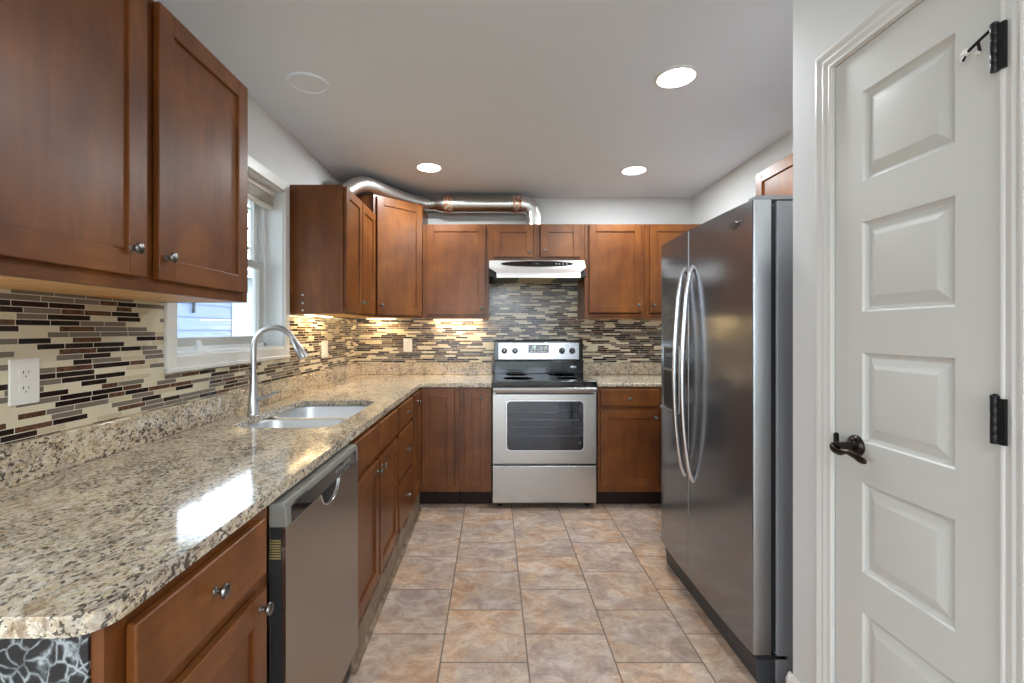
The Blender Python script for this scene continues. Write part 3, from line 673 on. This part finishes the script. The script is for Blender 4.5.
# outlets
def outlet(label, loc, rot, kind='outlet', W_=0.076, name='wall_outlet'):
    t = thing(name, label, 'outlet' if kind == 'outlet' else 'light switch', loc, rot, 'wall outlets' if kind == 'outlet' else None)
    obj('cover_plate', MB().box(-W_/2, W_/2, -0.006, 0, -0.058, 0.058), M['plate'], t, 0.003, 2, world=False)
    if kind == 'outlet':
        for z in (0.0195, -0.0195):
            m = MB(); m.prism([(0.0165*math.cos(a), z+min(0.0125, max(-0.0125, 0.0165*math.sin(a)))) for a in [2*PI*i/24 for i in range(24)]], 'y', -0.0075, -0.0055)
            q = obj('socket', m, M['plate'], t, world=False)
            m = MB(); m.box(-0.0075, -0.0055, -0.0079, -0.0070, z+0.000, z+0.008); m.box(0.0055, 0.0072, -0.0079, -0.0070, z+0.001, z+0.007); m.lathe([(0, 0), (0.0024, 0), (0, 0.0006)], (0, -0.0074, z-0.0065), (0, -1, 0), 10)
            obj('slot', m, M['slot'], q, world=False)
        m = MB(); m.lathe([(0, 0), (0.003, 0), (0.0025, 0.001), (0, 0.0012)], (0, -0.006, 0), (0, -1, 0), 10); obj('screw', m, M['plate'], t, world=False)
    else:
        for x in ((-0.023, 0.023) if W_ > 0.1 else (0,)):
            obj('rocker', MB().box(x-0.016, x+0.016, -0.009, -0.0055, -0.033, 0.033), M['plate'], t, 0.002, 2, world=False)
    return t
outlet('white duplex outlet on the left mosaic below the large near wall cabinet', (XT, 1.163, 1.156), PI/2)
outlet('white double switch plate on the left mosaic between the window and the corner', (XT, 3.24, 1.155), PI/2, 'switch', 0.117, 'light_switch')
outlet('small white outlet on the back mosaic left of the range', (-0.738, YT, 1.160), 0)

# ------------------------------------------------------------------ sink
sk = thing('kitchen_sink', 'undermounted double-bowl stainless sink set in the left counter', 'sink', (-0.835, 2.17, ZC-0.2))
ZS = ZC-0.0015
ymid = 2.150
def bowl(y0, y1, top):
    m = MB(); L = []
    for ins, z, r in ((-0.020, top, 0.10), (0.0, top, 0.085), (0.003, top-0.006, 0.082), (0.010, ZS-0.16, 0.075), (0.022, ZS-0.185, 0.065), (0.05, ZS-0.195, 0.04)):
        L.append([(x, y, z) for x, y in rrect(HX0-0.006+ins, HX1+0.006-ins, y0+ins, y1-ins, r)])
    m.rings(L, True, False, True); return obj('bowl', m, M['sink'], sk)
ba = bowl(HY0-0.006, ymid-0.016, ZS); bb = bowl(ymid+0.016, HY1+0.006, ZS)
obj('divider', MB().box(HX0+0.03, HX1-0.03, ymid-0.013, ymid+0.013, ZS-0.022, ZS-0.0006), M['sink'], sk, 0.006, 3)
for y in (1.98, 2.35):
    m = MB(); m.lathe([(0, 0), (0.042, 0), (0.044, 0.002), (0.036, 0.004), (0.030, 0.001), (0, 0.001)], (-0.835, y, ZS-0.1948), n=24)
    obj('drain', m, M['steel_bright'], sk)

# ------------------------------------------------------------------ faucet
fx, fy = -1.088, 2.10
fc = thing('kitchen_faucet', 'brushed nickel gooseneck pull-down faucet behind the sink', 'faucet', (fx, fy, ZT))
m = MB(); m.lathe([(0, 0), (0.030, 0), (0.030, 0.004), (0.026, 0.010), (0.0245, 0.060), (0.019, 0.110), (0.0145, 0.150), (0.0135, 0.18)], (fx, fy, ZT), n=24)
obj('faucet_body', m, M['faucet'], fc)
P = [(fx, fy, ZT+0.17), (fx, fy, ZT+0.25)]; R = 0.095
zc = ZT+0.298
P += [(fx+R-R*math.cos(a), fy, zc+R*math.sin(a)) for a in [math.radians(k) for k in range(0, 156, 7)]]
end = Vector(P[-1]); dirv = (Vector(P[-1])-Vector(P[-2])).normalized()
obj('spout', MB().tube(P, 0.0125, 16), M['faucet'], fc)
m = MB(); m.lathe([(0, -0.004), (0.0135, -0.004), (0.0145, 0.0), (0.0155, 0.03), (0.0175, 0.034), (0.0225, 0.085), (0.0235, 0.098), (0.018, 0.100), (0, 0.100)], end, dirv, 20)
obj('spray_head', m, M['faucet'], fc)
m = MB(); m.tube([(fx+0.015, fy, ZT+0.068), (fx+0.052, fy, ZT+0.072)], 0.012, 14)
P = curve([(fx+0.045, fy, ZT+0.074), (fx+0.070, fy-0.004, ZT+0.082), (fx+0.098, fy-0.008, ZT+0.098), (fx+0.120, fy-0.010, ZT+0.102)], 5)
m.tube(P, [0.0075]*8+[0.0065]*(len(P)-8), 10, 1.3)
obj('handle', m, M['faucet'], fc)

# ------------------------------------------------------------------ dishwasher
DX = -0.500; a_, b_ = 1.118, 1.712
dw = thing('dishwasher', 'stainless dishwasher with a black control strip under the left counter', 'dishwasher', (-0.8, 1.415, 0))
obj('tub', MB().box(-1.15, -0.548, a_, b_-0.004, 0.10, 0.866), M['blackplastic'], dw)
obj('frame_strip', MB().box(-0.546, -0.534, a_-0.014, a_+0.0005, 0.10, 0.866), M['steel_bright'], dw)
obj('door_core', MB().box(-0.547, -0.506, a_+0.002, b_-0.002, 0.118, 0.806), M['gasket'], dw)
# front skin with a scooped pocket notch in its top edge
yc = 1.422; nr, nd = 0.078, 0.048; zt = 0.806
notch = [(yc+nr*math.cos(t_), zt-nd*math.sin(t_)**1.0) for t_ in [PI*i/16 for i in range(17)]]
pts = [(a_, 0.118), (b_, 0.118), (b_, zt)]+notch+[(a_, zt)]
obj('front_panel', MB().prism(pts, 'x', DX-0.006, DX), M['steel_dw'], dw, 0.0015, 2)
m = MB(); rim = [(DX+0.001, y, z) for y, z in notch]; m.tube(rim, 0.0028, 8)
L = [[(DX-0.001, y, z) for y, z in notch], [(DX-0.018, yc+(y-yc)*0.9, zt+(z-zt)*0.85) for y, z in notch], [(DX-0.026, yc+(y-yc)*0.6, zt+(z-zt)*0.5) for y, z in notch]]
m.rings(L, False, False, True)
obj('pocket_handle', m, M['steel_bright'], dw)
obj('door_edge', MB().box(DX-0.010, DX-0.0005, a_-0.0012, a_+0.0005, 0.118, 0.805), M['steel_bright'], dw)
m = MB(); m.prism([(-0.547, zt+0.001), (DX, zt+0.001), (DX+0.001, zt+0.006), (DX-0.002, 0.856), (DX-0.008, 0.865), (-0.547, 0.866)], 'y', a_, b_)
obj('console', m, M['dwgrey'], dw, 0.002, 2)
m = MB(); m.box(DX-0.001, DX+0.0022, a_+0.028, b_-0.036, 0.809, 0.850)
cs = obj('control_strip', m, M['blackgloss'], dw, 0.001, 1)
m = MB()
for k in range(6): m.box(DX+0.0018, DX+0.0035, a_+0.345+k*0.027, a_+0.359+k*0.027, 0.832, 0.842)
obj('button', m, M['steel_bright'], cs)
m = MB()
for k in range(6): m.box(DX-0.0005, DX+0.0008, a_+0.050+k*0.014, a_+0.059+k*0.014, 0.8525, 0.8555)
obj('badge_lettering', m, M['blackplastic'], dw)
m = MB()
for k in range(8):
    m.box(-0.536, -0.514, a_+0.0004, a_+0.0025, 0.730+k*0.0062, 0.7330+k*0.0062)
obj('vent_label', m, M['barcode'], dw)
obj('toe_panel', MB().box(-0.545, -0.531, a_, b_, 0.002, 0.112), M['blackplastic'], dw)

# ------------------------------------------------------------------ range
RX0, RX1, RY = -0.003, 0.744, 3.322
rg = thing('electric_range', 'stainless freestanding electric range with a black glass cooktop between the back counters', 'range', (0.373, 3.65, 0))
m = MB(); m.box(RX0+0.002, RX1-0.002, RY+0.028, 3.960, 0.030, 0.385); m.box(RX0+0.002, RX1-0.002, 3.80, 3.960, 0.385, 0.900)
m.box(RX0+0.002, RX0+0.06, RY+0.028, 3.80, 0.385, 0.90); m.box(RX1-0.06, RX1-0.002, RY+0.028, 3.80, 0.385, 0.90); m.box(RX0+0.06, RX1-0.06, RY+0.028, 3.80, 0.80, 0.90)
obj('body', m, M['blackenamel'], rg)
for x in (0.05, 0.69):
    for y in (3.40, 3.90): obj('foot', MB().lathe([(0, 0), (0.018, 0), (0.018, 0.006), (0.008, 0.010), (0.008, 0.031), (0, 0.031)], (x, y, 0.001), n=12), M['blackplastic'], rg)
obj('cavity_liner', MB().box(RX0+0.06, RX1-0.06, 3.76, 3.79, 0.385, 0.80), M['oven_in'], rg)
obj('storage_drawer', MB().box(RX0, RX1, RY, RY+0.026, 0.046, 0.312), M['steel'], rg, 0.004, 2)
# oven door with window cut out
dz0, dz1 = 0.328, 0.828; wx0, wx1, wz0, wz1 = 0.098, 0.652, 0.424, 0.780
def ring_plate(x0, x1, z0, z1, inner, y0, y1):
    bm = bmesh.new(); es = []
    for lp in ([(x0, z0), (x1, z0), (x1, z1), (x0, z1)], inner):
        vs = [bm.verts.new((x, y0, z)) for x, z in lp]
        for i in range(len(vs)): es.append(bm.edges.new((vs[i], vs[(i+1) % len(vs)])))
    bmesh.ops.triangle_fill(bm, edges=es, use_beauty=True)
    r = bmesh.ops.extrude_face_region(bm, geom=bm.faces[:])
    bmesh.ops.translate(bm, verts=[v for v in r['geom'] if isinstance(v, bmesh.types.BMVert)], vec=(0, y1-y0, 0))
    mb = MB(); mb.bm.free(); mb.bm = bm; return mb
od = obj('oven_door', ring_plate(RX0, RX1, dz0, dz1, rrect(wx0, wx1, wz0, wz1, 0.028, 5), RY, RY+0.026), M['steel'], rg, 0.003, 2)
m = MB(); L = []
for ins, y in ((-0.007, RY-0.0002), (-0.005, RY-0.004), (0.002, RY-0.004), (0.004, RY+0.008)): L.append([(x, y, z) for x, z in rrect(wx0+ins, wx1-ins, wz0+ins, wz1-ins, 0.028)])
m.rings(L, True, False, False); obj('window_rim', m, M['steel_bright'], od)
obj('oven_window', MB().prism(rrect(wx0-0.002, wx1+0.002, wz0-0.002, wz1+0.002, 0.028), 'y', RY+0.010, RY+0.014), M['ovenglass'], od)
for z in (0.505, 0.625):
    m = MB(); m.tube([(RX0+0.07, 3.42, z), (RX1-0.07, 3.42, z)], 0.004, 8); m.tube([(RX0+0.07, 3.73, z), (RX1-0.07, 3.73, z)], 0.004, 8)
    for k in range(22): m.tube([(RX0+0.085+k*0.028, 3.42, z), (RX0+0.085+k*0.028, 3.73, z)], 0.0022, 6)
    obj('oven_rack', m, M['steel_bright'], rg)
m = MB(); m.prism([(RY-0.030, 0.842), (RY-0.034, 0.848), (RY-0.034, 0.872), (RY-0.028, 0.880), (RY-0.018, 0.878), (RY-0.014, 0.846)], 'x', RX0+0.002, RX1-0.002)
for x in (RX0+0.004, RX1-0.024): m.box(x, x+0.020, RY-0.020, RY+0.010, 0.832, 0.876)
obj('door_bar_handle', m, M['steel'], rg, 0.002, 2)
obj('gap_panel', MB().box(RX0+0.004, RX1-0.004, RY+0.006, RY+0.03, 0.829, 0.886), M['blackenamel'], rg)
m = MB(); m.box(RX0-0.001, RX1+0.001, RY-0.016, 3.905, 0.887, 0.926)
ck = obj('cooktop', m, M['blackgloss'], rg, 0.005, 3)
for x, y, r in ((0.19, 3.48, 0.115), (0.56, 3.48, 0.09), (0.19, 3.76, 0.085), (0.56, 3.76, 0.115)):
    m = MB(); m.lathe([(r-0.004, 0), (r-0.004, 0.0006), (r, 0.0006), (r, 0)], (x, y, 0.9262), n=40)
    obj('burner_ring', m, M['filter'], ck)
m = MB(); m.prism([(3.868, 0.926), (3.868, 1.030), (3.890, 1.036), (3.890, 1.195), (3.900, 1.206), (3.975, 1.206), (3.985, 1.195), (3.985, 0.90), (3.90, 0.90)], 'x', 0.010, 0.757)
bg = obj('backguard', m, M['blackenamel'], rg, 0.004, 2)
cp = obj('control_panel', MB().box(0.046, 0.724, 3.884, 3.891, 1.044, 1.184), M['steel_bright'], rg, 0.003, 2)
for px in (504.3, 515.0, 562.0, 572.2):
    x = (px-493)/462*3.88; z = 1.116
    m = MB(); m.lathe([(0, 0), (0.026, 0), (0.026, 0.004), (0.021, 0.008), (0.019, 0.026), (0.016, 0.030), (0, 0.030)], (x, 3.884, z), (0, -1, 0), 24)
    k_ = obj('control_knob', m, M['blackplastic'], rg)
    obj('pointer', MB().box(x-0.0015, x+0.0015, 3.8525, 3.8545, z-0.002, z+0.012), M['steel_bright'], k_)
x0, x1 = (528.2-493)/462*3.88, (549-493)/462*3.88
sc1 = obj('clock_display', MB().box(x0, x1, 3.880, 3.885, 1.098, 1.168), M['blackgloss'], rg, 0.002, 2)
def seg7(mb, ch, x, z, w_, h, y, t=0.0025):
    S = {'0': 'abcdef', '1': 'bc', '2': 'abged', '8': 'abcdefg', '4': 'fgbc'}[ch]
    P = {'a': ((x, z+h), (x+w_, z+h)), 'g': ((x, z+h/2), (x+w_, z+h/2)), 'd': ((x, z), (x+w_, z)), 'b': ((x+w_, z+h/2), (x+w_, z+h)), 'c': ((x+w_, z), (x+w_, z+h/2)), 'f': ((x, z+h/2), (x, z+h)), 'e': ((x, z), (x, z+h/2))}
    for k in S:
        (a, b), (c, d) = P[k]; mb.box(a-t/2, c+t/2, y, y+0.001, b-t/2, d+t/2)
m = MB(); seg7(m, '1', x0+0.030, 1.138, 0.010, 0.020, 3.879); seg7(m, '2', x0+0.050, 1.138, 0.010, 0.020, 3.879)
obj('digits', m, M['display'], sc1)
m = MB()
for r_ in range(2):
    for k in range(5): m.box(x0+0.018+k*0.029, x0+0.036+k*0.029, 3.8788, 3.8802, 1.106+r_*0.016, 1.113+r_*0.016)
m.lathe([(0, 0), (0.013, 0), (0, 0.001)], (x1-0.064, 3.8795, 1.142), (0, -1, 0), 18); m.lathe([(0, 0), (0.013, 0), (0, 0.001)], (x1-0.027, 3.8795, 1.142), (0, -1, 0), 18)
obj('keys', m, M['plate'], sc1)
m = MB(); m.lathe([(0, 0), (0.028, 0), (0.026, 0.002), (0, 0.0025)], (0.672, 3.869, 0.982), (0, -1, 0), 28, 0.36)
em = obj('emblem', m, M['steel_bright'], rg)

# ------------------------------------------------------------------ hood
hd = thing('range_hood', 'slim stainless under-cabinet range hood above the range', 'range hood', (0.349, 3.75, 1.69))
cx = 0.349
m = MB(); m.box(-0.030, 0.728, 3.700, YB-0.009, 1.742, 1.846); m.prism([(3.56, 1.705), (3.72, 1.79), (YB-0.01, 1.79), (YB-0.01, 1.700)], 'x', -0.028, 0.726)
obj('housing', m, M['gasket'], hd)
# visor: three rows leaning forward, narrowing below
def row(xh, y, z): return [(cx-xh, y, z), (cx+xh, y, z)]
m = MB()
F = [(0.381, 3.684, 1.846), (0.381, 3.636, 1.786), (0.378, 3.628, 1.778), (0.340, 3.580, 1.748), (0.326, 3.560, 1.738), (0.322, 3.540, 1.722), (0.320, 3.528, 1.690)]
LL = [[(cx-a, b, c) for a, b, c in F], [(cx+a, b, c) for a, b, c in F]]
fr = [[(cx-a, b, c), (cx+a, b, c), (cx+a, b+0.012, c), (cx-a, b+0.012, c)] for a, b, c in F]
m.rings(fr); vis = obj('visor', m, M['hood_steel'], hd, 0.0012, 1)
# oval control strip following the slope
m = MB(); L = []
for k_, s_ in ((0, 1.0), (1, 0.94)):
    lp = []
    for i in range(40):
        a = 2*PI*i/40; u = 0.289*s_*math.cos(a)+0.002; v_ = 0.0265*s_*math.sin(a); z = 1.815+v_; y = 3.684-(1.846-z)*(0.048/0.060)
        lp.append((cx+u, y-0.0015-0.0035*k_, z))
    L.append(lp)
m.rings(L, True, False, True); ov = obj('control_oval', m, M['blackgloss'], vis)
m = MB()
for x in (0.50, 0.525, 0.553, 0.585): m.lathe([(0, 0), (0.008, 0), (0.006, 0.004), (0, 0.004)], (x, 3.650, 1.813), (0, -0.8, 0.6), 12)
obj('switch', m, M['steel_bright'], ov)
m = MB(); m.lathe([(0, 0), (0.012, 0), (0, 0.001)], (cx, 3.6505, 1.815), (0, -0.8, 0.6), 16, 0.5); obj('emblem', m, M['steel_bright'], ov)
for x in (0.0, 0.500): obj('grease_filter', MB().box(x, x+0.200, 3.58, YB-0.03, 1.694, 1.703), M['filter'], hd, 0.002, 1)
obj('light_cover', MB().box(0.205, 0.495, 3.60, YB-0.03, 1.695, 1.703), M['lens_amber'], hd, 0.002, 1)

# ------------------------------------------------------------------ duct
ZD = 2.345; YD = 3.870; RD = 0.071
du = thing('vent_duct', 'galvanised metal vent duct running along the top of the back cabinets', 'duct', (0.35, YD, 2.14))
ex = 0.352
m = MB(); m.tube([(-0.400, YD, ZD), (-0.36, YD, ZD), (0.20, YD, ZD)], RD, 28); obj('straight_pipe', m, M['duct'], du)
m = MB(); R = 0.105; xs = 0.20
P = [(xs-0.01, YD, ZD)]+[(xs+0.045+R*math.sin(a), YD, ZD-R+R*math.cos(a)) for a in [math.radians(k) for k in (0, 30, 60, 90)]]+[(xs+0.045+R, YD, 2.141)]
m.tube(P, RD*0.985, 28); ms = obj('elbow', m, M['foil'], du, ang=8)
m = MB(); m.tube([(-0.575, YD, ZD), (-0.49, YD, ZD), (-0.475, YD, ZD), (-0.425, YD, ZD), (-0.40, YD, ZD)], [0.052, 0.052, 0.054, 0.070, 0.071], 28); obj('reducer', m, M['duct'], du)
for x in (-0.405, 0.165):
    m = MB(); m.tube([(x, YD, ZD), (x+0.07, YD, ZD)], RD+0.0018, 28); obj('foil_tape', m, M['tape'], du)
P = curve([(-0.55, YD, ZD), (-0.62, 3.80, 2.342), (-0.72, 3.67, 2.338), (-0.82, 3.51, 2.340), (-0.900, 3.37, 2.346), (-0.955, 3.29, 2.325), (-1.010, 3.22, 2.265), (-1.04, 3.17, 2.205)], 10)
r = [0.053+0.0022*(k % 2) for k in range(len(P))]
obj('flexible_hose', MB().tube(P, r, 24), M['foil'], du, ang=50)['label'] = 'ribbed silver foil hose'

# ------------------------------------------------------------------ fridge
FX = 0.926; fa, fm, fb = 1.658, 2.181, 2.566; fz0, fz1 = 0.120, 1.7555
fg = thing('refrigerator', 'tall stainless side-by-side refrigerator against the right wall', 'refrigerator', (1.35, 2.11, 0))
obj('cabinet_body', MB().box(1.020, XR-0.012, fa+0.004, fb-0.004, 0.012, 1.754), M['fridge_body'], fg, 0.006, 2)
obj('door_gasket', MB().box(0.998, 1.021, fa+0.010, fb-0.010, 0.125, 1.735), M['gasket'], fg)
def fdoor(name, y0, y1, near, far):
    pts = []
    n = 10; w_ = y1-y0
    def face(y):
        u = (y-(fa+fb)/2)/((fb-fa)/2); return FX-0.004+0.012*u*u*abs(u)
    ys = [y0+0.006+(w_-0.012)*i/n for i in range(n+1)]
    pts = [(0.998, y0), (face(y0)+0.008, y0), (face(y0)+0.002, y0+0.002)]+[(face(y), y) for y in ys]+[(face(y1)+0.002, y1-0.002), (face(y1)+0.008, y1), (0.998, y1)]
    m = MB(); a = pts
    m.prism(pts, 'z', fz0, fz1)
    for f in m.bm.faces:
        nrm = f.normal if f.normal.length else None
        f.normal_update()
        if abs(f.normal.y) > 0.9 or abs(f.normal.z) > 0.9: f.material_index = 1
    return obj(name, m, [M['steel_fridge'], M['fridge_edge']], fg, ang=25)
d1 = fdoor('refrigerator_door', fa, fm-0.003, 1, 0); d2 = fdoor('freezer_door', fm+0.003, fb, 0, 1)
def fhandle(par, y):
    P = curve([(FX-0.002, y, 1.582), (FX-0.022, y, 1.540), (FX-0.040, y, 1.40), (FX-0.056, y, 1.10), (FX-0.050, y, 0.85), (FX-0.026, y, 0.66), (FX-0.002, y, 0.590)], 8)
    return obj('door_handle', MB().tube(P, 0.0112, 14, 0.85), M['steel_bright'], par)
fhandle(d1, 2.125); fhandle(d2, 2.216)
# dispenser on the freezer door
xf_ = FX-0.003
dsp = obj('dispenser', MB().box(xf_-0.004, xf_+0.004, 2.285, 2.492, 0.870, 1.205), M['fridge_edge'], d2, 0.003, 2)
obj('dispenser_niche', MB().box(xf_-0.0062, xf_+0.002, 2.297, 2.480, 0.888, 1.075), M['gasket'], dsp)
obj('dispenser_panel', MB().box(xf_-0.0065, xf_+0.002, 2.300, 2.476, 1.090, 1.195), M['fridge_dark'], dsp)
m = MB(); m.prism([(xf_-0.026, 0.872), (xf_-0.022, 0.886), (xf_, 0.892), (xf_, 0.866)], 'y', 2.287, 2.490); obj('drip_ledge', m, M['steel_bright'], dsp, 0.002, 1)
obj('display_slot', MB().box(xf_-0.0078, xf_-0.005, 2.33, 2.45, 1.150, 1.168), M['blackgloss'], dsp)
# emblem: swirl over small bars of lettering
m = MB(); zc = 1.688; yc = 1.775
m.tube([(FX-0.0010, yc+0.026*math.cos(a), zc+0.013*math.sin(a)) for a in [math.radians(k) for k in range(20, 300, 14)]], 0.0014, 6)
for k in range(7): m.box(FX-0.0015, FX+0.002, yc-0.050+k*0.011, yc-0.046+k*0.011, zc-0.006, zc+0.006+(0.004 if k % 3 == 0 else 0))
obj('emblem', m, M['knob'], d1)
m = MB(); m.prism([(0.960, 0.004), (0.952, 0.090), (0.965, 0.110), (1.02, 0.110), (1.02, 0.004)], 'y', fa+0.012, fb-0.012); obj('base_grille', m, M['fridge_dark'], fg, 0.003, 2)
m = MB(); m.box(0.950, 1.06, fa+0.004, fa+0.055, 0.098, 0.116); obj('bottom_hinge', m, M['gasket'], fg, 0.003, 1)
m = MB(); m.box(0.945, 1.10, fa+0.004, fa+0.055, 1.7565, 1.772); obj('top_hinge_cover', m, M['fridge_body'], fg, 0.004, 2)
m = MB()
for y in (fa+0.07, fb-0.07): m.lathe([(0, -0.015), (0.017, -0.015), (0.017, 0.015), (0, 0.015)], (1.02, y, 0.0175), (0, 1, 0), 14)
obj('roller', m, M['blackplastic'], fg)

# ------------------------------------------------------------------ under-cabinet light bars
def bar(label, loc, sx, sy, pw):
    t = thing('under_cabinet_light', label, 'light bar', loc, 0, 'under-cabinet light bars')
    obj('housing', MB().box(-sx/2, sx/2, -sy/2, sy/2, -0.004, 0.0), M['plate'], t, world=False)
    obj('lamp_lens', MB().box(-sx/2+0.006, sx/2-0.006, -sy/2+0.006, sy/2-0.006, -0.0075, -0.004), M['strip'], t, world=False)
    area('bar_light', (0, 0, -0.009), (0, 0, 0), sx-0.01, sy-0.01, pw, (1, 0.74, 0.40), parent=t)
bar('warm light bar under the cabinet between window and corner', (-1.12, 2.98, ZU+0.0005), 0.035, 0.42, 1.6)
bar('warm light bar under the back cabinet left of the hood', (-0.30, 3.95, ZU+0.0005), 0.42, 0.035, 1.5)
bar('warm light bar under the diagonal corner cabinet', (-0.95, 3.93, ZU+0.0090), 0.25, 0.035, 0.9)
